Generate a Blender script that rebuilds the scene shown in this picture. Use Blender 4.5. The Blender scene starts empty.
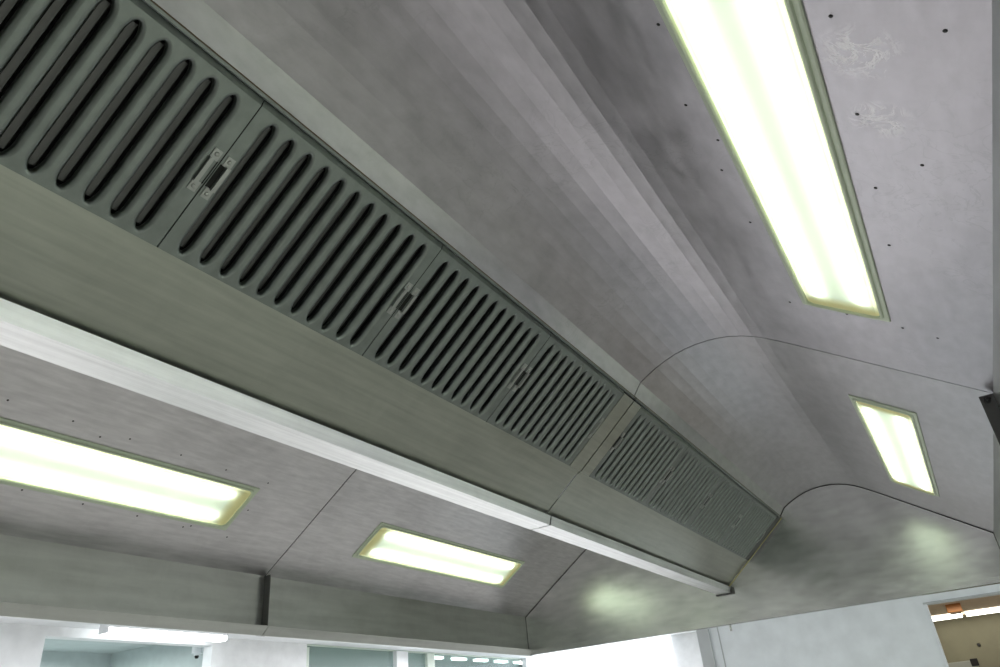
import bpy, bmesh, math, random
from mathutils import Vector, Matrix
random.seed(4)
C = bpy.context.scene.collection
ZC = 1.6                                   # eye height: all heights below are written from the eye

# ------------------------------------------------------------------ materials
def nodes(name):
    m = bpy.data.materials.new(name); m.use_nodes = True
    nt = m.node_tree; nt.nodes.clear()
    out = nt.nodes.new('ShaderNodeOutputMaterial')
    return m, nt, out

def N(nt, t, **kw):
    n = nt.nodes.new(t)
    for k, v in kw.items():
        if k.startswith('i_'):
            key = k[2:]
            n.inputs[int(key) if key.isdigit() else key.replace('_', ' ')].default_value = v
        else:
            setattr(n, k, v)
    return n

def ramp(nt, src, p0, p1, c0=(0, 0, 0, 1), c1=(1, 1, 1, 1)):
    r = nt.nodes.new('ShaderNodeValToRGB')
    r.color_ramp.elements[0].position = p0; r.color_ramp.elements[0].color = c0
    r.color_ramp.elements[1].position = p1; r.color_ramp.elements[1].color = c1
    nt.links.new(src, r.inputs[0]); return r.outputs[0]

def math_(nt, op, a, b=None):
    n = nt.nodes.new('ShaderNodeMath'); n.operation = op
    for i, v in enumerate((a, b)):
        if v is None: continue
        if isinstance(v, (int, float)): n.inputs[i].default_value = v
        else: nt.links.new(v, n.inputs[i])
    return n.outputs[0]

def plain(name, col, rough=.5, metal=0., spec=.5):
    m, nt, out = nodes(name)
    b = N(nt, 'ShaderNodeBsdfPrincipled')
    b.inputs['Base Color'].default_value = (*col, 1); b.inputs['Roughness'].default_value = rough
    b.inputs['Metallic'].default_value = metal
    tc = N(nt, 'ShaderNodeTexCoord'); no = N(nt, 'ShaderNodeTexNoise', i_Scale=9., i_Detail=3.)
    nt.links.new(tc.outputs['Object'], no.inputs['Vector'])
    r = ramp(nt, no.outputs[0], .3, .7, (*[c * .94 for c in col], 1), (*[min(1, c * 1.04) for c in col], 1))
    nt.links.new(r, b.inputs['Base Color']); nt.links.new(b.outputs[0], out.inputs[0])
    return m

def emit(name, col, s):
    m, nt, out = nodes(name)
    e = N(nt, 'ShaderNodeEmission'); e.inputs[0].default_value = (*col, 1); e.inputs[1].default_value = s
    nt.links.new(e.outputs[0], out.inputs[0]); return m

def steel(name, col, r0, r1, brush=(3, 60, 60), stains=0., bump=.02, stain_pts=()):
    """brushed stainless sheet: streaky roughness, soft mottling, wiped smears, dried water marks"""
    m, nt, out = nodes(name)
    b = N(nt, 'ShaderNodeBsdfPrincipled'); b.inputs['Metallic'].default_value = 1
    tc = N(nt, 'ShaderNodeTexCoord')
    mp = N(nt, 'ShaderNodeMapping'); mp.inputs['Scale'].default_value = brush
    nt.links.new(tc.outputs['Object'], mp.inputs[0])
    n1 = N(nt, 'ShaderNodeTexNoise', i_Scale=1.6, i_Detail=3., i_Roughness=.5)
    nt.links.new(mp.outputs[0], n1.inputs['Vector'])
    n2 = N(nt, 'ShaderNodeTexNoise', i_Scale=2.6, i_Detail=5., i_Roughness=.6)
    nt.links.new(tc.outputs['Object'], n2.inputs['Vector'])
    n3 = N(nt, 'ShaderNodeTexNoise', i_Scale=11., i_Detail=6., i_Roughness=.7, i_Distortion=1.2)
    nt.links.new(tc.outputs['Object'], n3.inputs['Vector'])
    mix = math_(nt, 'ADD', math_(nt, 'MULTIPLY', n1.outputs[0], .45), math_(nt, 'ADD', math_(nt, 'MULTIPLY', n2.outputs[0], .35), math_(nt, 'MULTIPLY', n3.outputs[0], .2)))
    rr = N(nt, 'ShaderNodeMapRange'); rr.inputs[1].default_value = .35; rr.inputs[2].default_value = .65
    rr.inputs[3].default_value = r0; rr.inputs[4].default_value = r1
    nt.links.new(mix, rr.inputs[0]); nt.links.new(rr.outputs[0], b.inputs['Roughness'])
    c = ramp(nt, mix, .36, .62, (*[k * .84 for k in col], 1), (*[min(1, k * 1.12) for k in col], 1))
    bp = N(nt, 'ShaderNodeBump'); bp.inputs['Strength'].default_value = 1; bp.inputs['Distance'].default_value = .00012 * bump / .02
    nt.links.new(n1.outputs[0], bp.inputs['Height'])
    # gentle oil-canning of the sheet
    n4 = N(nt, 'ShaderNodeTexNoise', i_Scale=2.0, i_Detail=1.)
    nt.links.new(tc.outputs['Object'], n4.inputs['Vector'])
    bp2 = N(nt, 'ShaderNodeBump'); bp2.inputs['Strength'].default_value = 1; bp2.inputs['Distance'].default_value = .006
    nt.links.new(n4.outputs[0], bp2.inputs['Height']); nt.links.new(bp2.outputs[0], bp.inputs['Normal'])
    nt.links.new(bp.outputs[0], b.inputs['Normal'])
    cur = c
    if stains:
        # dried water marks: thin wavy contour lines
        n5 = N(nt, 'ShaderNodeTexNoise', i_Scale=14., i_Detail=4., i_Distortion=1.6)
        nt.links.new(tc.outputs['Object'], n5.inputs['Vector'])
        w = math_(nt, 'ABSOLUTE', math_(nt, 'SUBTRACT', n5.outputs[0], .5))
        ln = ramp(nt, w, 0., .02, (1, 1, 1, 1), (0, 0, 0, 1))
        n6 = N(nt, 'ShaderNodeTexNoise', i_Scale=3.1, i_Detail=2.)
        nt.links.new(tc.outputs['Object'], n6.inputs['Vector'])
        ms = math_(nt, 'MULTIPLY', math_(nt, 'MULTIPLY', ln, ramp(nt, n6.outputs[0], .5, .62)), stains)
        mx = N(nt, 'ShaderNodeMixRGB'); mx.inputs[2].default_value = (.30, .30, .31, 1)
        nt.links.new(ms, mx.inputs[0]); nt.links.new(cur, mx.inputs[1]); cur = mx.outputs[0]
    nt.links.new(cur, b.inputs['Base Color'])
    sh = b.outputs[0]
    for (p, rad, sc) in stain_pts:              # chalky limescale splashes
        vm = N(nt, 'ShaderNodeVectorMath', operation='DISTANCE'); vm.inputs[1].default_value = p
        nd = N(nt, 'ShaderNodeTexNoise', i_Scale=30., i_Detail=3.)
        nt.links.new(tc.outputs['Object'], nd.inputs['Vector'])
        nt.links.new(tc.outputs['Object'], vm.inputs[0])
        near = ramp(nt, math_(nt, 'DIVIDE', vm.outputs['Value'], rad), .35, 1., (1, 1, 1, 1), (0, 0, 0, 1))
        nn = N(nt, 'ShaderNodeTexNoise', i_Scale=sc, i_Detail=5., i_Distortion=.8, i_Roughness=.7)
        nt.links.new(tc.outputs['Object'], nn.inputs['Vector'])
        w = math_(nt, 'ABSOLUTE', math_(nt, 'SUBTRACT', nn.outputs[0], .5))
        ln = ramp(nt, w, .014, .05, (1, 1, 1, 1), (0, 0, 0, 1))
        fac = math_(nt, 'MULTIPLY', math_(nt, 'MULTIPLY', ln, near), ramp(nt, nd.outputs[0], .38, .5))
        d = N(nt, 'ShaderNodeBsdfPrincipled'); d.inputs[0].default_value = (.97, .95, .96, 1); d.inputs['Metallic'].default_value = .85; d.inputs['Roughness'].default_value = .6
        ms = N(nt, 'ShaderNodeMixShader')
        nt.links.new(math_(nt, 'MULTIPLY', fac, .95), ms.inputs[0]); nt.links.new(sh, ms.inputs[1]); nt.links.new(d.outputs[0], ms.inputs[2])
        sh = ms.outputs[0]
    nt.links.new(sh, out.inputs[0])
    return m

M = {}
def slope_r(y): return .607 + .6944 * (y + .2213)
stain_a = (.78, -.165, slope_r(-.165) + ZC)
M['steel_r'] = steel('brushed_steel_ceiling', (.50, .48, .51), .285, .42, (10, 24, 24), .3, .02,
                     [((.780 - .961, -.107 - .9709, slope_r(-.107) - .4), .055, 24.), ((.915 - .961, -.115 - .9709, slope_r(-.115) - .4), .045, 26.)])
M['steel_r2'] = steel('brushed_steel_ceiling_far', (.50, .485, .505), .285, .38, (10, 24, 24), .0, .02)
M['steel_l'] = steel('brushed_steel_left', (.72, .705, .72), .285, .38, (7, 45, 45), 0., .01)  # same steel, lighter copy: brighter reflected light put into its tone
M['steel_s'] = steel('brushed_steel_skirt', (.62, .64, .61), .285, .34, (2, 20, 20), 0., 0.)
M['steel_p'] = steel('brushed_steel_plenum', (.44, .455, .405), .285, .38, (3, 50, 50), 0., .01)  # same steel, darker greenish copy: dimmer reflected light put into its tone
M['steel_e'] = steel('brushed_steel_end', (.60, .61, .58), .215, .265, (20, 6, 20), 0., 0.)
M['steel_g'] = steel('brushed_steel_gutter', (.84, .85, .85), .30, .42, (2, 60, 60))  # same steel, palest copy: the gutter's bright reflections put into its tone
M['steel_f'] = steel('pressed_steel_filter', (.25, .275, .262), .30, .42, (30, 30, 8), 0, .01)
M['steel_b'] = steel('dull_steel_baffle', (.15, .15, .148), .4, .55, (30, 30, 8), 0, .01)
M['black'] = plain('matt_black', (.012, .012, .011), .8)  # plain black parts; also paints the shade in joint, slots and recesses
M['flange'] = plain('grimy_dark_steel', (.12, .12, .115), .5, .6)
M['dark'] = plain('dark_sealant', (.035, .034, .03), .7)
M['yellow'] = plain('yellowed_sealant', (.50, .46, .22), .5)
M['rust'] = plain('rusty_brown_edge', (.12, .085, .05), .7)
M['bright'] = plain('polished_handle_wire', (.78, .78, .76), .2, 1.)
M['bail'] = plain('handle_strip', (.42, .43, .42), .3, 1.)
M['rivet'] = plain('steel_rivet', (.45, .46, .44), .35, 1.)
M['screw'] = plain('dark_screw', (.03, .03, .03), .5, .4)
M['cream'] = plain('cream_lamp_tray', (.36, .35, .29), .6)
M['wall'] = plain('white_wall_paint', (.88, .90, .92), .6)
M['wallb'] = plain('pale_blue_white_paint', (.82, .87, .90), .6)
M['ceil'] = plain('white_ceiling_paint', (.82, .85, .87), .7)
M['floor'] = plain('grey_kitchen_floor', (.31, .31, .29), .35)
M['tan'] = plain('tan_ceiling', (.80, .64, .48), .7)
M['olive'] = plain('olive_wall', (.16, .15, .10), .7)
M['grey'] = plain('grey_trim', (.50, .53, .54), .5)
M['mint'] = plain('pale_green_frame', (.68, .76, .68), .5)
M['orange'] = plain('orange_box', (.50, .20, .05), .5)
M['greybox'] = plain('grey_cabinet', (.30, .32, .28), .5)
M['recess'] = plain('grey_green_paint', (.55, .61, .61), .7)
M['tube'] = emit('fluorescent_tube', (.88, 1., .83), 8.)
M['lamp_room'] = emit('room_lamp', (.95, 1., 1.), 9.)
M['lamp_warm'] = emit('corridor_lamp', (1., .97, .85), 5.)
M['day'] = emit('overcast_daylight', (.90, .95, 1.), 3.4)

def frost(name, col, tint_edge):
    m, nt, out = nodes(name)
    tc = N(nt, 'ShaderNodeTexCoord'); sp = N(nt, 'ShaderNodeSeparateXYZ'); nt.links.new(tc.outputs['Object'], sp.inputs[0])
    no = N(nt, 'ShaderNodeTexNoise', i_Scale=14., i_Detail=3.); nt.links.new(tc.outputs['Object'], no.inputs['Vector'])
    # aged plastic: yellowed towards the rim of the moulding (a property of the plastic)
    ax = math_(nt, 'SUBTRACT', math_(nt, 'ABSOLUTE', sp.outputs[0]), .492)
    ay = math_(nt, 'SUBTRACT', math_(nt, 'ABSOLUTE', sp.outputs[1]), .038)
    e = math_(nt, 'MAXIMUM', ax, ay)
    e = math_(nt, 'ADD', e, math_(nt, 'MULTIPLY', math_(nt, 'SUBTRACT', no.outputs[0], .5), .03))
    c = ramp(nt, math_(nt, 'DIVIDE', e, .05), .2, .95, (*col, 1), (*tint_edge, 1))
    t = N(nt, 'ShaderNodeBsdfTranslucent'); nt.links.new(c, t.inputs[0])
    g = N(nt, 'ShaderNodeBsdfPrincipled'); g.inputs['Roughness'].default_value = .25; nt.links.new(c, g.inputs['Base Color'])
    ms = N(nt, 'ShaderNodeMixShader'); ms.inputs[0].default_value = .18
    nt.links.new(t.outputs[0], ms.inputs[1]); nt.links.new(g.outputs[0], ms.inputs[2]); nt.links.new(ms.outputs[0], out.inputs[0])
    return m
M['diff'] = frost('frosted_diffuser', (.90, .96, .93), (.94, .86, .55))
M['frame'] = plain('lamp_frame_plastic', (.66, .74, .58), .35)
mg, nt, out = nodes('tinted_glass')
b = N(nt, 'ShaderNodeBsdfPrincipled'); b.inputs['Base Color'].default_value = (.62, .72, .72, 1); b.inputs['Roughness'].default_value = .08
tr = N(nt, 'ShaderNodeBsdfTransparent'); tr.inputs[0].default_value = (.75, .84, .82, 1)
ms = N(nt, 'ShaderNodeMixShader'); ms.inputs[0].default_value = .25
nt.links.new(tr.outputs[0], ms.inputs[1]); nt.links.new(b.outputs[0], ms.inputs[2]); nt.links.new(ms.outputs[0], out.inputs[0])
M['glass'] = mg

# ------------------------------------------------------------------ mesh helpers
def obj(name, bm, mat, parent=None, smooth=False):
    me = bpy.data.meshes.new(name); bm.normal_update(); bm.to_mesh(me); bm.free()
    o = bpy.data.objects.new(name, me); C.objects.link(o)
    me.materials.append(M[mat] if isinstance(mat, str) else mat)
    if smooth:
        for p in me.polygons: p.use_smooth = True
    if parent: o.parent = parent
    return o

def box(bm, x0, x1, y0, y1, z0, z1, f=None, bev=0):
    vs = [bm.verts.new(f(x, y, z) if f else (x, y, z)) for x in (x0, x1) for y in (y0, y1) for z in (z0, z1)]
    fs = [(0, 1, 3, 2), (4, 6, 7, 5), (0, 4, 5, 1), (2, 3, 7, 6), (0, 2, 6, 4), (1, 5, 7, 3)]
    faces = [bm.faces.new([vs[i] for i in q]) for q in fs]
    if bev:
        es = list({e for fc in faces for e in fc.edges})
        bmesh.ops.bevel(bm, geom=es, offset=bev, segments=2, profile=.6, affect='EDGES')
    return vs

def boxobj(name, mat, x0, x1, y0, y1, z0, z1, parent=None, bev=0):
    bm = bmesh.new(); box(bm, x0, x1, y0, y1, z0, z1, bev=bev); bmesh.ops.recalc_face_normals(bm, faces=bm.faces)
    return obj(name, bm, mat, parent)

def sheet(bm, pts, x0, x1, th, nx=1):
    """extrude the folded cross-section pts (y, z) from x0 to x1 as a sheet th thick"""
    P = [Vector(p) for p in pts]; off = []
    for i, p in enumerate(P):
        ns = []
        for a, b_ in ((i - 1, i), (i, i + 1)):
            if 0 <= a and b_ < len(P):
                d = (P[b_] - P[a]).normalized(); ns.append(Vector((-d.y, d.x)))
        n = sum(ns, Vector((0, 0))); n.normalize(); k = th / max(.35, n.dot(ns[0]))
        off.append(p + n * k)
    ring = P + off[::-1]
    cols = []
    for j in range(nx + 1):
        x = x0 + (x1 - x0) * j / nx
        cols.append([bm.verts.new((x, q.x, q.y + ZC)) for q in ring])
    n = len(ring)
    for j in range(nx):
        for i in range(n):
            bm.faces.new((cols[j][i], cols[j][(i + 1) % n], cols[j + 1][(i + 1) % n], cols[j + 1][i]))
    m = len(P)
    for cc in (cols[0], cols[-1]):
        for i in range(m - 1):
            bm.faces.new((cc[i], cc[i + 1], cc[n - 2 - i], cc[n - 1 - i]))
    bmesh.ops.recalc_face_normals(bm, faces=bm.faces)

def tube(bm, pts, r, seg=8):
    rings = []
    for i, p in enumerate(pts):
        p = Vector(p)
        d = (Vector(pts[min(i + 1, len(pts) - 1)]) - Vector(pts[max(i - 1, 0)])).normalized()
        a = d.orthogonal().normalized() if not rings else (rings[-1][1] - d * rings[-1][1].dot(d)).normalized()
        b_ = d.cross(a)
        rings.append(([bm.verts.new(p + (a * math.cos(t) + b_ * math.sin(t)) * r) for t in [2 * math.pi * k / seg for k in range(seg)]], a))
    for i in range(len(rings) - 1):
        A, B = rings[i][0], rings[i + 1][0]
        for k in range(seg): bm.faces.new((A[k], A[(k + 1) % seg], B[(k + 1) % seg], B[k]))
    bm.faces.new(rings[0][0][::-1]); bm.faces.new(rings[-1][0])

def dome(bm, c, n, r, h, seg=10):
    n = Vector(n).normalized(); a = n.orthogonal().normalized(); b_ = n.cross(a); c = Vector(c)
    prev = None
    for (rr, hh) in ((r, 0), (r * .95, h * .5), (r * .6, h * .92)):
        ring = [bm.verts.new(c + n * hh + (a * math.cos(t) + b_ * math.sin(t)) * rr) for t in [2 * math.pi * k / seg for k in range(seg)]]
        if prev:
            for k in range(seg): bm.faces.new((prev[k], prev[(k + 1) % seg], ring[(k + 1) % seg], ring[k]))
        prev = ring
    bm.faces.new(prev)

def thing(name, label, cat, loc=(0, 0, 0), rot=None, group=None):
    o = bpy.data.objects.new(name, None); C.objects.link(o); o.empty_display_size = .1
    o.location = loc
    if rot: o.rotation_euler = rot
    o['label'] = label; o['category'] = cat
    if group: o['group'] = group
    return o
def tag(o, label, cat, group=None):
    o['label'] = label; o['category'] = cat
    if group: o['group'] = group
    return o
def struct(o): o['kind'] = 'structure'; return o

# ------------------------------------------------------------------ hood geometry (y to the left, z from the eye)
YR, YL, ZB, ZS = -.2213, 2.163, .400, .607
XA, XS, XE = -.05, 1.972, 3.932
MIR = YR + YL
def make_cove():                                # many narrow press-brake facets, one wide steep one beside the filters
    ctl = [(.100, .830), (.175, .882), (.262, .936), (.340, .962), (.411, .968), (.480, .960), (.550, .936), (.611, .903)]
    out = []; L = []
    for i in range(1, len(ctl) - 1):
        a, b_, c, d = ctl[i - 1], ctl[i], ctl[i + 1], ctl[min(i + 2, len(ctl) - 1)]
        for k in range(24):
            t = k / 24
            L.append(tuple(.5 * (2 * b_[j] + (c[j] - a[j]) * t + (2 * a[j] - 5 * b_[j] + 4 * c[j] - d[j]) * t * t + (3 * b_[j] - a[j] - 3 * c[j] + d[j]) * t ** 3) for j in (0, 1)))
    L.append(ctl[-1])
    tot = sum(math.dist(p, q) for p, q in zip(L, L[1:])); n = 14; acc = 0; out = [L[0]]
    for p, q in zip(L, L[1:]):
        acc += math.dist(p, q)
        if acc >= tot * len(out) / n - 1e-9 and len(out) < n: out.append(q)
    return out + [ctl[-1], (.6408, .8640)]
cove = make_cove()
F0 = Vector((.852, .686)); F1 = Vector((.640, .861)); LF = (F1 - F0).length
U = (F1 - F0).normalized(); NF = Vector((-U.y, U.x)); NF = NF if NF.dot(-F0) > 0 else -NF    # towards the cooks
mirror = lambda pts: [(MIR - y, z) for y, z in pts]
def pf(x, s, h):                                # filter-bank frame: along, up the slope, out of the face
    q = F0 + U * s + NF * h
    return Vector((x, q.x, q.y + ZC))

def hood_section(x0, x1, label, first):
    t = thing('canopy_hood_section', label, 'extractor hood', ((x0 + x1) / 2, (YR + YL) / 2, ZC + ZB), None, 'bolted sections of the canopy hood')
    inv = Matrix.Translation(-Vector(t.location))
    def P(name, bm, mat, parent=None, smooth=False):
        bmesh.ops.transform(bm, matrix=inv if parent is None else inv, verts=bm.verts)
        o = obj(name, bm, mat, t if parent is None else parent, smooth)
        return o
    # skirts with drip channel
    sk = [(YR + .035, ZB + .029), (YR + .006, ZB), (YR, ZB), (YR, ZS)]
    for pts, nm in ((sk, 'right'), (mirror(sk)[::-1], 'left')):
        bm = bmesh.new(); sheet(bm, pts, x0, x1, -.0015 if nm == 'right' else -.0015); P('skirt', bm, 'steel_s')
    # sloping ceilings with press-braked cove
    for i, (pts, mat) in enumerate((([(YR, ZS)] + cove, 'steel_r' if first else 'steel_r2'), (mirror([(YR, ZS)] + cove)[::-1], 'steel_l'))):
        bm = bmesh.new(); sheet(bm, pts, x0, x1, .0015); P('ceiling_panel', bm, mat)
    # plenum V: lower panel on the filter side, full panel on the far side
    bm = bmesh.new()
    lo = F0 - U * .172
    e0 = x0 + .001
    sheet(bm, [tuple(F0), tuple(lo), (MIR - lo.x - .0, lo.y)][:2], e0, x1 - .001, .0015); P('plenum_panel', bm, 'steel_p')
    bm = bmesh.new(); far = [(MIR - lo.x + .07, lo.y), (MIR - F1.x, F1.y)]
    sheet(bm, far, e0, x1 - .001, .0015); P('plenum_panel', bm, 'steel_p')
    # gutter under the V
    bm = bmesh.new()
    sheet(bm, [(.966, .566), (.9655, .5735), (.962, .5735), (.970, .547), (1.036, .547), (1.036, .600)], x0 + .001, x1 - .001, .0012)
    P('grease_gutter', bm, 'steel_g')
    # rails that hold the filters, top one with a rusty edge
    bm = bmesh.new(); box(bm, x0 + .001, x1 - .001, LF - .0015, LF + .0038, -.002, .004, pf); bmesh.ops.recalc_face_normals(bm, faces=bm.faces)
    P('filter_rail', bm, 'steel_f')
    bm = bmesh.new(); box(bm, x0 + .001, x1 - .001, LF + .0035, LF + .0055, -.002, .006, pf); bmesh.ops.recalc_face_normals(bm, faces=bm.faces)
    o = P('rust_line', bm, 'rust'); o['label'] = 'rusty brown edge along the top of the filters'
    bm = bmesh.new(); box(bm, x0 + .001, x1 - .001, -.008, .0005, .0, .0035, pf); bmesh.ops.recalc_face_normals(bm, faces=bm.faces)
    P('filter_rail', bm, 'steel_p')
    # black sheet painted as the unlit space behind the filters
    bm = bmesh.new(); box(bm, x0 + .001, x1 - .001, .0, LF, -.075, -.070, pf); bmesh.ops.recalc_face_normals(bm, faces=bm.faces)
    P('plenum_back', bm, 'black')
    return t, P, inv

def end_plate(P, x, d):
    bm = bmesh.new()
    ys = [(YR, ZB), (YL, ZB), (YL, ZS)] + [(MIR - y, z + .003) for y, z in cove] + [(y, z + .003) for y, z in cove[::-1]] + [(YR, ZS)]
    # the notch between the two coves is closed by one straight top edge
    ys = [p for p in ys if not (.412 < p[0] < MIR - .412 and p[1] > .5)]
    a = [bm.verts.new((x, y, z + ZC)) for y, z in ys]; b_ = [bm.verts.new((x + d, y, z + ZC)) for y, z in ys]
    bm.faces.new(a); bm.faces.new(b_[::-1]); n = len(a)
    for i in range(n): bm.faces.new((a[i], b_[i], b_[(i + 1) % n], a[(i + 1) % n]))
    bmesh.ops.recalc_face_normals(bm, faces=bm.faces)
    return P('end_panel', bm, 'steel_e')

h1, P1, inv1 = hood_section(XA, XS - .0022, 'near section of the stainless canopy hood, holding the long lamps and the largest looking filters', True)
h2, P2, inv2 = hood_section(XS + .0022, XE, 'far section of the stainless canopy hood, closed by the pale end wall', False)
end_plate(P1, XA - .002, .002); end_plate(P2, XE, .002)
# drip channel along the end wall
bm = bmesh.new()
bmr = bmesh.new()
box(bmr, XE - .030, XE, YR + .037, YL - .037, ZB + ZC, ZB + ZC + .0015)
box(bmr, XE - .030, XE - .0285, YR + .037, YL - .037, ZB + ZC, ZB + ZC + .027)
bmesh.ops.recalc_face_normals(bmr, faces=bmr.faces); bm.free()
P2('end_channel', bmr, 'steel_e')
# added black strips above the joint, unseen, to block light leaking through
for pts in ([(YR, ZB), (YR, ZS)] + cove, mirror([(YR, ZB), (YR, ZS)] + cove)[::-1]):
    bm = bmesh.new(); c_ = [Vector(p) for p in pts]; o_ = []
    for i, p in enumerate(c_):
        d = (c_[min(i + 1, len(c_) - 1)] - c_[max(i - 1, 0)]).normalized(); o_.append(tuple(p + Vector((-d.y, d.x)) * .003))
    sheet(bm, o_, XS - .02, XS + .02, .001); P1('joint_light_block', bm, 'black')
# joint flanges bolted together at the section joint, and their bolts
for (ya, yb, cat_) in ((YR, YR + .032, 'r'), (YL - .034, YL, 'l')):
    bm = bmesh.new(); box(bm, XS - .0045, XS - .0015, ya + .0016, yb, ZB + ZC + .030, ZS + ZC + .0)
    bmesh.ops.recalc_face_normals(bm, faces=bm.faces)
    o = P1('joint_flange', bm, 'flange'); o['label'] = 'dark grimy upright flange at the joint'
for (y, z) in ((YR + .018, ZS - .012),):
    bm = bmesh.new(); dome(bm, (XS - .0045, y, z + ZC), (-1, 0, 0), .009, .008, 6); dome(bm, (XS - .0125, y, z + ZC), (-1, 0, 0), .004, .008, 8)
    P1('bolt', bm, 'screw')
# sealant lines on the end wall
bm = bmesh.new()
arch = [(YR + .002, ZS)] + cove
tube(bm, [(XE - .001, y, z + ZC - .001) for y, z in arch], .0024, 6)
o = P2('sealant', bm, 'dark'); o['label'] = 'dark sealant line'
bm = bmesh.new(); tube(bm, [(XE - .001, MIR - y, z + ZC - .001) for y, z in arch], .0016, 6)
o = P2('sealant', bm, 'dark'); o['label'] = 'dark sealant line'
bm = bmesh.new(); tube(bm, [(XE - .001, YR + .002, z + ZC) for z in (ZB + .03, ZS)], .0016, 6); o = P2('sealant', bm, 'dark'); o['label'] = 'dark sealant line'
bm = bmesh.new(); tube(bm, [(XE - .001, YL - .002, z + ZC) for z in (ZB + .03, ZS)], .0016, 6); o = P2('sealant', bm, 'dark'); o['label'] = 'dark sealant line'
bm = bmesh.new(); tube(bm, [pf(XE - .001, s, .006) for s in (-.165, -.08, 0, .09, .18, LF)], .0034, 6)
o = P2('sealant', bm, 'yellow'); o['label'] = 'yellowed sealant bead beside the filters'
# gutter end bracket and drain stub
bm = bmesh.new(); box(bm, XE - .012, XE - .001, .955, 1.045, ZC + .540, ZC + .5465); box(bm, XE - .02, XE - .001, .955, .968, ZC + .5465, ZC + .572)
bmesh.ops.recalc_face_normals(bm, faces=bm.faces); o = P2('gutter_bracket', bm, 'flange')
bm = bmesh.new(); tube(bm, [(XE - .012, 1.008, ZC + .403), (XE - .012, 1.008, ZC + .372)], .007, 10); P2('drain_stub', bm, 'bright')
# plain strips beside the filters at the joint
FX1 = [.524 + .4585 * (k - 1) for k in range(4)]; FX2 = [2.034 + .458 * k for k in range(4)]; FW = .458
for P_, a, b_ in ((P1, FX1[3] + FW + .001, XS - .0025), (P2, XS + .0025, FX2[0] - .002), (P2, FX2[3] + FW + .002, XE - .002), (P1, XA + .002, FX1[0] - .002)):
    bm = bmesh.new(); box(bm, a, b_, .002, LF - .007, -.001, .006, pf); bmesh.ops.recalc_face_normals(bm, faces=bm.faces)
    P_('blanking_strip', bm, 'steel_p' if a < 3 else 'steel_b')
# ceiling hanger rods of each section (above the hood)
for P_, xs in ((P1, (.3, 1.7)), (P2, (2.3, 3.6))):
    for x in xs:
        for y in (.36, MIR - .36):
            bm = bmesh.new(); tube(bm, [(x, y, .972 + ZC), (x, y, 1.121 + ZC)], .006, 8); P_('hanger_rod', bm, 'rivet')

# screws round the lamps, at the measured places on the sloping panels
def on_slope(side, x, y): return (x, y, slope_r(y) + ZC) if side > 0 else (x, y, slope_r(MIR - y) + ZC)
nr = Vector((0, .6944, -1)).normalized(); nl = Vector((0, -.6944, -1)).normalized()

# ------------------------------------------------------------------ lamps recessed in the ceilings
LL = 1.172; SW = .0765 / math.cos(math.atan(.6944)) + .0008      # half width up the slope
def lamp(label, x0, yc, side, len_=LL):
    zc = (slope_r(yc) if side > 0 else slope_r(MIR - yc)) + ZC
    ang = math.atan(.6944) * side
    # local z points down out of the sheet
    t = thing('hood_lamp', label, 'light fixture', (x0 + len_ / 2, yc, zc), None, None)
    t.rotation_euler = (math.pi + ang, 0, 0)
    hl, hw = len_ / 2, SW
    # outer frame: flange + raised rounded lip
    def rring(bm, hx, hy, r, z, n=6):
        out = []
        for (sx, sy, a0) in ((1, 1, 0), (-1, 1, 90), (-1, -1, 180), (1, -1, 270)):
            for k in range(n + 1):
                a = math.radians(a0 + 90 * k / n)
                out.append(bm.verts.new((sx * (hx - r) + r * math.cos(a), sy * (hy - r) + r * math.sin(a), z)))
        return out
    def loft(bm, rings, cap=False):
        for A, B in zip(rings, rings[1:]):
            n = len(A)
            for i in range(n): bm.faces.new((A[i], A[(i + 1) % n], B[(i + 1) % n], B[i]))
        if cap: bm.faces.new(rings[-1])
    bm = bmesh.new()
    loft(bm, [rring(bm, hl, hw, .002, .0002), rring(bm, hl, hw, .002, .003), rring(bm, hl - .002, hw - .002, .004, .0042),
              rring(bm, hl - .010, hw - .009, .020, .0042), rring(bm, hl - .011, hw - .010, .020, .0085), rring(bm, hl - .014, hw - .013, .018, .0095),
              rring(bm, hl - .017, hw - .016, .017, .0075), rring(bm, hl - .018, hw - .017, .016, .0035), rring(bm, hl - .018, hw - .017, .016, .0015)])
    bmesh.ops.recalc_face_normals(bm, faces=bm.faces)
    fr = obj('lamp_frame', bm, 'frame', t)
    bm = bmesh.new(); r0 = rring(bm, hl - .0185, hw - .0175, .0155, .0035); r1 = rring(bm, hl - .026, hw - .024, .012, .0062)
    loft(bm, [r0, r1], True); bmesh.ops.recalc_face_normals(bm, faces=bm.faces)
    obj('diffuser', bm, 'diff', t)
    bm = bmesh.new(); loft(bm, [rring(bm, hl - .0175, hw - .0165, .015, .0014), rring(bm, hl - .016, hw - .015, .012, -.010), rring(bm, hl - .016, hw - .015, .012, -.052)], True)
    obj('lamp_tray', bm, 'cream', t)
    for s in (-1, 1):
        bm = bmesh.new(); tube(bm, [(-(hl - .075), s * .046, -.005), (hl - .075, s * .046, -.005)], .008, 12)
        obj('fluorescent_tube', bm, 'tube', t, True)
    return t
L_R1 = lamp('long bright lamp at the upper right, running out of the top of the photo', .472, .0125, 1)
L_R2 = lamp('short-looking lamp with a yellowed edge on the right slope of the far section', 2.325, .0125, 1)
L_L1 = lamp('long lamp at the left edge of the photo, below the gutter', .492, MIR + .0125 - .0, -1)
L_L1.location.y = 1.9535; L_L1.location.z = slope_r(MIR - 1.9535) + ZC
L_L2 = lamp('lamp on the left slope of the far section, seen between gutter and skirt', 2.296, 1.9535, -1)
for o in (L_R1, L_R2, L_L1, L_L2): o['group'] = 'recessed lamps of the hood'
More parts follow.
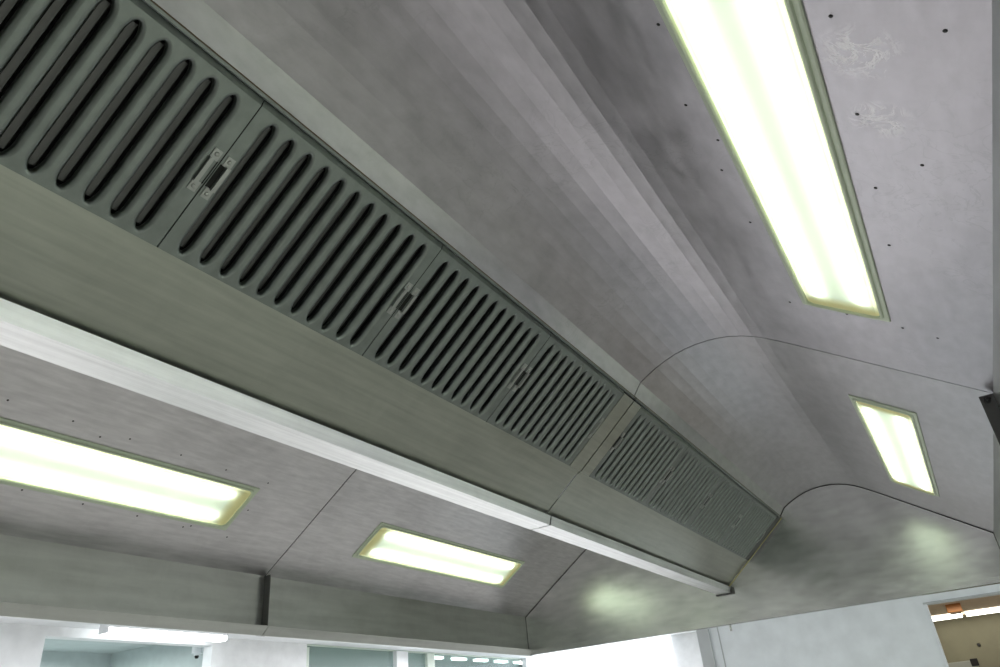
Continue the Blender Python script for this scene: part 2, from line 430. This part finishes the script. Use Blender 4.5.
# openings in the ceiling panels behind the lamps
def cut_panel(t, side, holes):
    for ch in [c for c in t.children if c.name.startswith('ceiling_panel')]:
        cy = sum(v.co.y for v in ch.data.vertices) / len(ch.data.vertices)
        if (cy < 0) == (side > 0):
            for (x0, yc) in holes:
                zc = (slope_r(yc) if side > 0 else slope_r(MIR - yc)) + ZC
                bm = bmesh.new(); bmesh.ops.create_cube(bm, size=1)
                mt = Matrix.Translation((x0 + LL / 2, yc, zc)) @ Matrix.Rotation(math.atan(.6944) * side, 4, 'X') @ Matrix.Diagonal((LL - .03, 2 * SW - .028, .05, 1))
                bmesh.ops.transform(bm, matrix=Matrix.Translation(-Vector(t.location)) @ mt, verts=bm.verts)
                cm = bpy.data.meshes.new('cut'); bm.to_mesh(cm); bm.free()
                co = bpy.data.objects.new('cut', cm); C.objects.link(co); co.parent = t
                md = ch.modifiers.new('hole', 'BOOLEAN'); md.object = co; md.operation = 'DIFFERENCE'; md.solver = 'EXACT'
                bpy.context.view_layer.update()
                dg = bpy.context.evaluated_depsgraph_get()
                nm = bpy.data.meshes.new_from_object(ch.evaluated_get(dg)); ch.modifiers.clear(); ch.data = nm
                bpy.data.objects.remove(co)
cut_panel(h1, 1, [(.472, .0125)]); cut_panel(h2, 1, [(2.325, .0125)])
cut_panel(h1, -1, [(.492, 1.9535)]); cut_panel(h2, -1, [(2.296, 1.9535)])
# screws
def screw(P_, side, x, y, r=.0028):
    bm = bmesh.new(); dome(bm, Vector(on_slope(side, x, y)), nr if side > 0 else nl, r, .0015, 8); P_('screw', bm, 'screw')
SCREWS = __import__('json').loads('''[[1, 0.72, 0.100], [1, 0.9, 0.119], [1, 0.992, 0.098], [1, 1.086, 0.116], [1, 1.272, 0.114], [1, 0.715, -0.088], [1, 0.903, -0.091], [1, 1.092, -0.092], [1, 1.282, -0.092], [1, 0.743, -0.184], [1, 1.657, 0.012], [1, 1.657, 0.118], [1, 1.67, -0.082], [1, 1.686, -0.137], [1, 1.016, -0.15], [-1, 0.818, 1.835], [-1, 0.987, 1.839], [-1, 1.078, 1.858], [-1, 1.155, 1.842], [-1, 1.326, 1.845], [-1, 1.498, 1.85], [-1, 0.998, 2.037], [-1, 1.171, 2.041], [-1, 1.345, 2.043], [-1, 1.513, 2.048], [-1, 1.536, 2.04], [-1, 1.692, 2.052], [-1, 1.686, 1.952], [-1, 1.676, 1.853]]''')
for side, x, y in SCREWS: screw(P1 if x < XS else P2, side, x, y)

# ------------------------------------------------------------------ baffle filters
def make_filter(label):
    t = thing('baffle_filter', label, 'grease filter', pf(0, 0, 0), None, 'slotted baffle filters in the sloping bank')
    inv = -Vector(t.location)
    def P(name, bm, mat, parent=None, smooth=False):
        bmesh.ops.translate(bm, vec=inv, verts=bm.verts); return obj(name, bm, mat, parent or t, smooth)
    W, H = FW - .0016, LF - .0035; s00 = .0010; BV = .010
    H0 = .0055
    ns, mx, mr = 11, .0160, .0180; pitch = (W - mx - mr) / ns; r = .0080; be = .020
    sB, sT = s00 + .0105 + be, s00 + H - BV - .013 - be
    K = 12
    bm = bmesh.new()
    def stad(cx, rr, dd, h):
        pts = []
        for k in range(K + 1):
            a = math.pi * k / K; pts.append((cx + rr * math.cos(a), sT + (be + dd) * math.sin(a) ** 1.25))
        for k in range(K + 1):
            a = math.pi + math.pi * k / K; pts.append((cx + rr * math.cos(a), sB - (be + dd) * abs(math.sin(a)) ** 1.25))
        return [bm.verts.new(pf(x, s, h)) for x, s in pts]
    def outer(cx, hw):
        pts = []
        top, bot = s00 + H - BV, s00
        for k in range(K + 1):
            u = k / K
            if u <= .25: p = (cx + hw, sT + (top - sT) * u / .25)
            elif u < .75: p = (cx + hw - (u - .25) / .5 * 2 * hw, top)
            else: p = (cx - hw, top - (top - sT) * (u - .75) / .25)
            pts.append(p)
        for k in range(K + 1):
            u = k / K
            if u <= .25: p = (cx - hw, sB - (sB - bot) * u / .25)
            elif u < .75: p = (cx - hw + (u - .25) / .5 * 2 * hw, bot)
            else: p = (cx + hw, bot + (sB - bot) * (u - .75) / .25)
            pts.append(p)
        return [bm.verts.new(pf(x, s, H0)) for x, s in pts]
    for i in range(ns):
        cx = .0008 + mx + pitch * (i + .5)
        rings = [outer(cx, pitch / 2), stad(cx, r + .0082, .0060, H0), stad(cx, r + .0055, .0040, H0 - .0006), stad(cx, r + .0032, .0022, H0 - .0019), stad(cx, r + .0014, .0010, H0 - .0038), stad(cx, r + .0002, 0, H0 - .0068), stad(cx, r, 0, H0 - .012)]
        for A, B in zip(rings, rings[1:]):
            n = len(A)
            for k in range(n): bm.faces.new((A[k], A[(k + 1) % n], B[(k + 1) % n], B[k]))
    bmesh.ops.remove_doubles(bm, verts=bm.verts, dist=1e-5)
    # side margins and turned edges
    for (xa, xb) in ((.0008, .0008 + mx), (.0008 + W - mr, .0008 + W)):
        q = [bm.verts.new(pf(x, s, H0)) for x, s in ((xa, s00), (xb, s00), (xb, s00 + H - BV), (xa, s00 + H - BV))]; bm.faces.new(q)
    xa, xb = .0008, .0008 + W
    bm.faces.new([bm.verts.new(pf(x, s, h)) for x, s, h in ((xa, s00 + H - BV, H0), (xb, s00 + H - BV, H0), (xb, s00 + H, H0 - .0062), (xa, s00 + H, H0 - .0062))])
    rim = [(xa, s00), (xb, s00), (xb, s00 + H), (xa, s00 + H)]
    A = [bm.verts.new(pf(x, s, H0 - (.0062 if s > .1 else 0))) for x, s in rim]; B = [bm.verts.new(pf(x, s, -.022)) for x, s in rim]
    for k in range(4): bm.faces.new((A[k], A[(k + 1) % 4], B[(k + 1) % 4], B[k]))
    bmesh.ops.recalc_face_normals(bm, faces=bm.faces)
    face = P('face_plate', bm, 'steel_f')
    # orient towards the kitchen & smooth lips
    me = face.data
    for p in me.polygons: p.use_smooth = p.area < 4e-5 or abs(p.normal.dot(Vector((0, NF.x, NF.y)))) < .98
    # baffles behind the slots
    bm = bmesh.new()
    for i in range(ns):
        cx = .0008 + mx + pitch * (i + .5)
        for (w_, h_a, h_b) in ((.0062, -.0110, -.017),):
            prof = [(-w_ - .0015, h_b), (-w_, h_a - .0012), (-w_ + .0014, h_a), (w_ - .0014, h_a), (w_, h_a - .0012), (w_ + .0015, h_b)]
            a = [bm.verts.new(pf(cx + x, sB - .015, h)) for x, h in prof]; b_ = [bm.verts.new(pf(cx + x, sT + .015, h)) for x, h in prof]
            for k in range(len(prof) - 1): bm.faces.new((a[k], a[k + 1], b_[k + 1], b_[k]))
    bmesh.ops.recalc_face_normals(bm, faces=bm.faces)
    P('baffle', bm, 'steel_b')
    bm = bmesh.new(); box(bm, .003, FW - .003, s00 + .002, s00 + H - .002, -.024, -.021, pf); bmesh.ops.recalc_face_normals(bm, faces=bm.faces)
    P('slot_shade_plate', bm, 'black')  # black sheet painting the dark depth behind the slots
    # handles: riveted bail over a flat black plate painting a finger recess's shade at each end, mid height
    sm = s00 + H * .5
    for side in (0, 1):
        X = (lambda d: .0008 + d) if side == 0 else (lambda d: .0008 + W - d)
        bm = bmesh.new(); box(bm, min(X(.0015), X(.0100 if side == 0 else .003)), max(X(.0015), X(.0100 if side == 0 else .003)), sm - .020, sm + .020, H0 - .0001, H0 + .0008, pf)
        bmesh.ops.recalc_face_normals(bm, faces=bm.faces); P('finger_recess_shade', bm, 'black')
        bm = bmesh.new()
        box(bm, min(X(.0105), X(.0175)), max(X(.0105), X(.0175)), sm - .021, sm + .021, H0 + .0045, H0 + .0062, pf, .0006)
        for e in (-1, 1):
            box(bm, min(X(.004), X(.0175)), max(X(.004), X(.0175)), min(sm + e * .0195, sm + e * .0365), max(sm + e * .0195, sm + e * .0365), H0, H0 + .0016, pf, .0004)
            box(bm, min(X(.0105), X(.0175)), max(X(.0105), X(.0175)), min(sm + e * .0195, sm + e * .0215), max(sm + e * .0195, sm + e * .0215), H0 + .0012, H0 + .0062, pf, .0003)
        bmesh.ops.recalc_face_normals(bm, faces=bm.faces)
        hd = P('handle', bm, 'bail')
        for e in (-1, 1):
            bm = bmesh.new(); dome(bm, pf(X(.0105), sm + e * .029, H0 + .0016), Vector((0, NF.x, NF.y)), .0036, .0018, 10)
            P('rivet', bm, 'rivet', hd, True)
    return t
def copy_tree(o, parent=None):
    c = o.copy(); C.objects.link(c)
    if parent: c.parent = parent; c.matrix_parent_inverse = o.matrix_parent_inverse
    for ch in list(o.children): copy_tree(ch, c)
    return c
flabels = ['dull slotted steel filter filling the upper left corner, its left end outside the photo',
           'slotted steel filter, second from the upper left corner, its whole eleven slots in view',
           'slotted steel filter, third from the upper left corner, between two pairs of handles',
           'slotted steel filter, last one of the near hood section, before the joint strip',
           'slotted steel filter, first one of the far hood section, right after the joint strip',
           'narrow-looking slotted filter, second after the hood joint',
           'narrow-looking slotted filter, third after the hood joint',
           'slotted filter farthest away, ending beside the yellow sealant bead']
proto = make_filter(flabels[0])
for k, x in enumerate(FX1 + FX2):
    f = proto if k == 0 else copy_tree(proto)
    f.location = pf(x, 0, 0); f['label'] = flabels[k]

# ------------------------------------------------------------------ room
H = ZC + 1.12; XF = 11.2; YW = 6.3
def wallbox(name, mat, *a): return struct(boxobj(name, mat, *a))
wallbox('floor', 'floor', -4, 14, -4, 10, -.1, 0)
wallbox('ceiling', 'ceil', -4, XF, -4, YW, H, H + .1)
wallbox('wall_back', 'wall', -4.1, -4, -4, YW, 0, H)
wallbox('wall_right', 'wall', -4, 12, -4.1, -4, 0, H)
# long left wall with a passage and an inside window
bm = bmesh.new()
for (x0, x1, z0, z1) in ((-4, 3.52, 0, H), (3.52, 5.14, ZC + 1.045, H), (5.14, 6.41, 0, H), (6.41, XF, 0, 1.0)):
    box(bm, x0, x1, YW, YW + .12, z0, z1)
struct(obj('wall_left', bm, 'wall'))
# passage beyond
bm = bmesh.new(); box(bm, 3.0, 5.9, 8.9, 9.0, 0, H + .2); box(bm, 3.0, 3.1, YW + .13, 8.9, 0, H + .2); box(bm, 5.8, 5.9, YW + .13, 8.9, 0, H + .2)
struct(obj('wall_passage', bm, 'recess'))
wallbox('ceiling_passage', 'recess', 3.0, 5.9, YW + .13, 9.0, H + .2, H + .3)
# window in the left wall
wf = struct(boxobj('window_1', 'mint', 6.41, XF, YW + .02, YW + .09, H - .012, H))
boxobj('window_frame', 'mint', 6.41, 6.47, YW + .02, YW + .09, 1.0, H - .03, wf)
boxobj('window_sill', 'mint', 6.41, XF, YW + .0, YW + .12, 1.0, 1.04, wf)
boxobj('window_post', 'wall', 7.98, 8.21, YW - .01, YW + .11, 1.04, H - .012, wf)
boxobj('window_post', 'mint', 8.66, 8.82, YW + .01, YW + .10, 1.04, H - .012, wf)
boxobj('window_pane', 'glass', 6.47, XF, YW + .05, YW + .056, 1.04, H - .012, wf)
# room behind the glass
bm = bmesh.new(); box(bm, 6.0, 13, 9.5, 9.6, 0, H + .3); box(bm, 12.6, 12.7, YW + .13, 9.5, 0, H + .3)
struct(obj('wall_office', bm, 'recess'))
wallbox('ceiling_office', 'mint', 5.95, 13, YW + .13, 9.6, H + .036, H + .3)
for k in range(6):
    x = 9.35 + k * .62
    o = boxobj('ceiling_light', 'lamp_room', x, x + .33, 6.76, 6.83, H + .004, H + .035)
    tag(o, 'small bright lamp in a row behind the glass, left of the hood corner', 'light fixture', 'row of lamps behind the glass')
# far wall: big overexposed daylight window
wallbox('wall_front', 'wall', XF, XF + .1, 2.0, YW, 0, H)
w2 = struct(boxobj('window_2', 'wall', XF - .03, XF, 3.4, 6.25, .9, 1.0))
boxobj('window_pane', 'day', XF - .02, XF - .01, 3.78, 6.2, 1.0, H - .005, w2)
# nearer partition with the doorway
XP = 5.8
bm = bmesh.new()
box(bm, XP, XP + .1, .205, 1.66, 0, H); box(bm, XP, XP + .1, -1.2, .205, ZC + .535, H); box(bm, XP, XP + .1, -4, -1.2, 0, H)
struct(obj('wall_partition', bm, 'wallb'))
struct(boxobj('trim_1', 'grey', XP - .02, XP + .12, 1.655, 1.745, 0, H))
struct(boxobj('trim_2', 'grey', XP - .006, XP + .10, 1.585, 1.592, 0, H))
struct(boxobj('door_1', 'grey', XP - .012, XP, -1.2, .215, ZC + .535, ZC + .545))
boxobj('door_jamb', 'wallb', XP - .006, XP + .1, .196, .206, 0, ZC + .535, bpy.data.objects['door_1'])
# corridor beyond the doorway
wallbox('ceiling_corridor', 'tan', XP + .1, 11.0, -4, 1.66, ZC + .82, ZC + .9)
wallbox('wall_corridor', 'olive', 10.9, 11.0, -4, 1.66, 0, ZC + .82)
wallbox('wall_side', 'olive', XP + .125, 10.9, 1.66, 1.74, 0, ZC + .9)
for (a, b_, lb) in ((.035, .46, 'fluorescent lamp in the corridor ceiling, left one seen through the doorway'), (-.60, -.005, 'fluorescent lamp in the corridor ceiling, right one seen through the doorway')):
    o = boxobj('ceiling_light', 'lamp_warm', 10.35, 10.72, a, b_, ZC + .79, ZC + .819, None, .008); tag(o, lb, 'light fixture', 'corridor lamps beyond the doorway')
t = thing('ceiling_box', 'small orange-brown box under the tan corridor ceiling', 'box', (9.3, .08, ZC + .74))
boxobj('housing', 'orange', -.06, .06, -.07, .07, 0, .08, t, .008); boxobj('base', 'rust', -.05, .05, -.05, .05, -.012, 0, t, .003)
t = thing('wall_cabinet', 'grey cabinet with a black corner, low in the doorway', 'cabinet', (10.6, .26, 0))
boxobj('body', 'greybox', -.28, .29, -.2, .32, 0, 1.92, t, .01); boxobj('corner_guard', 'black', -.30, -.26, -.215, -.14, 1.86, 1.935, t, .008)
t = thing('wall_sensor', 'small dark round sensor on the olive corridor wall', 'sensor', (10.9, -.02, ZC + .49))
bm = bmesh.new(); dome(bm, (0, 0, 0), (-1, 0, 0), .02, .02, 12); obj('dome', bm, 'screw', t)
# ceiling-mounted box light on the left
t = thing('ceiling_batten', 'long white fluorescent batten on the kitchen ceiling, lower left below the hood skirt', 'light fixture', (4.45, 6.05, H - .075))
boxobj('batten_body', 'wall', -.612, .612, -.06, .06, .045, .075, t, .004)
bm = bmesh.new(); box(bm, -.60, .60, -.055, .055, 0, .045, bev=.01); obj('batten_diffuser', bm, 'lamp_room', t)
for s in (-1, 1): boxobj('end_cap', 'wall', min(s * .6, s * .612), max(s * .6, s * .612), -.058, .058, .0, .045, t, .004)
t = thing('dome_camera', 'small white ceiling camera with a black eye, in the passage at lower left', 'camera', (5.55, 7.03, ZC + 1.06))
bm = bmesh.new(); tube(bm, [(0, 0, .0), (0, 0, .02)], .03, 14); tube(bm, [(0, 0, .02), (0, 0, .26)], .055, 14); obj('mount', bm, 'wall', t)
bm = bmesh.new(); dome(bm, (0, 0, 0), (0, 0, -1), .022, .03, 14); obj('lens_dome', bm, 'black', t, True)

# daylight, and unseen lamps added to fill the kitchen and rooms beyond
def area(name, loc, rot, sx, sy, e, col):
    l = bpy.data.lights.new(name, 'AREA'); l.shape = 'RECTANGLE'; l.size = sx; l.size_y = sy; l.energy = e; l.color = col
    o = bpy.data.objects.new(name, l); C.objects.link(o); o.location = loc; o.rotation_euler = rot
    o['label'] = 'light'; o['category'] = 'light'; return o
area('daylight', (-3.9, 1.5, 1.6), (0, -math.pi / 2, 0), 1.6, 5.0, 24, (1., .96, 1.0))
area('daylight', (4.0, -3.9, 1.6), (math.pi / 2, 0, 0), 7.0, 1.6, 34, (1., .96, 1.0))
area('lamp', (8.0, 4.6, H - .06), (0, 0, 0), 1.2, .4, 250, (1., .97, 1.))  # added, unseen; brightens the far left of the kitchen
area('lamp', (1.5, 4.4, H - .06), (0, 0, 0), 2.4, .3, 175, (1., .97, 1.))  # added, unseen; lifts the near part of the left wall
area('lamp', (1.5, -2.6, H - .06), (0, 0, 0), 2.4, .3, 100, (.93, 1., .86))  # added, unseen; brightens the right wall for the gutter lip to reflect
area('lamp', (4.5, 8.0, H + .1), (0, 0, 0), .6, .6, 55, (.95, 1., 1.))  # added source, unseen, to brighten the passage
area('lamp', (8.5, 0.0, ZC + .8), (0, 0, 0), .6, .6, 55, (1., .95, .85))  # added to lift the corridor, apart from its two ceiling lamps
area('lamp', (9.0, 8.0, H + .1), (0, 0, 0), .6, .6, 90, (.97, 1., .95))  # added behind the glass so the panes look lighter
w = bpy.data.worlds.new('World'); bpy.context.scene.world = w; w.use_nodes = True
w.node_tree.nodes['Background'].inputs[0].default_value = (.8, .88, 1, 1); w.node_tree.nodes['Background'].inputs[1].default_value = .6

# ------------------------------------------------------------------ camera
cam = bpy.data.cameras.new('camera'); co = bpy.data.objects.new('camera', cam); C.objects.link(co)
fw = Vector((.76844, .41855, .48406)); rt = Vector((.51838, -.85067, -.08739)); up = Vector((-.37520, -.31808, .87066))
m = Matrix((rt, up, -fw)).transposed().to_4x4(); m.translation = (0, 0, ZC); co.matrix_world = m
cam.lens = 732.5 / 1000 * 36; cam.sensor_width = 36; cam.clip_start = .02; cam.clip_end = 100
sc = bpy.context.scene; sc.camera = co
sc.view_settings.view_transform = 'Standard'; sc.view_settings.look = 'None'; sc.view_settings.gamma = 1
sc.view_settings.use_curve_mapping = False; sc.view_settings.exposure = 0.0
sc.cycles.max_bounces = 10; sc.cycles.sample_clamp_indirect = 6
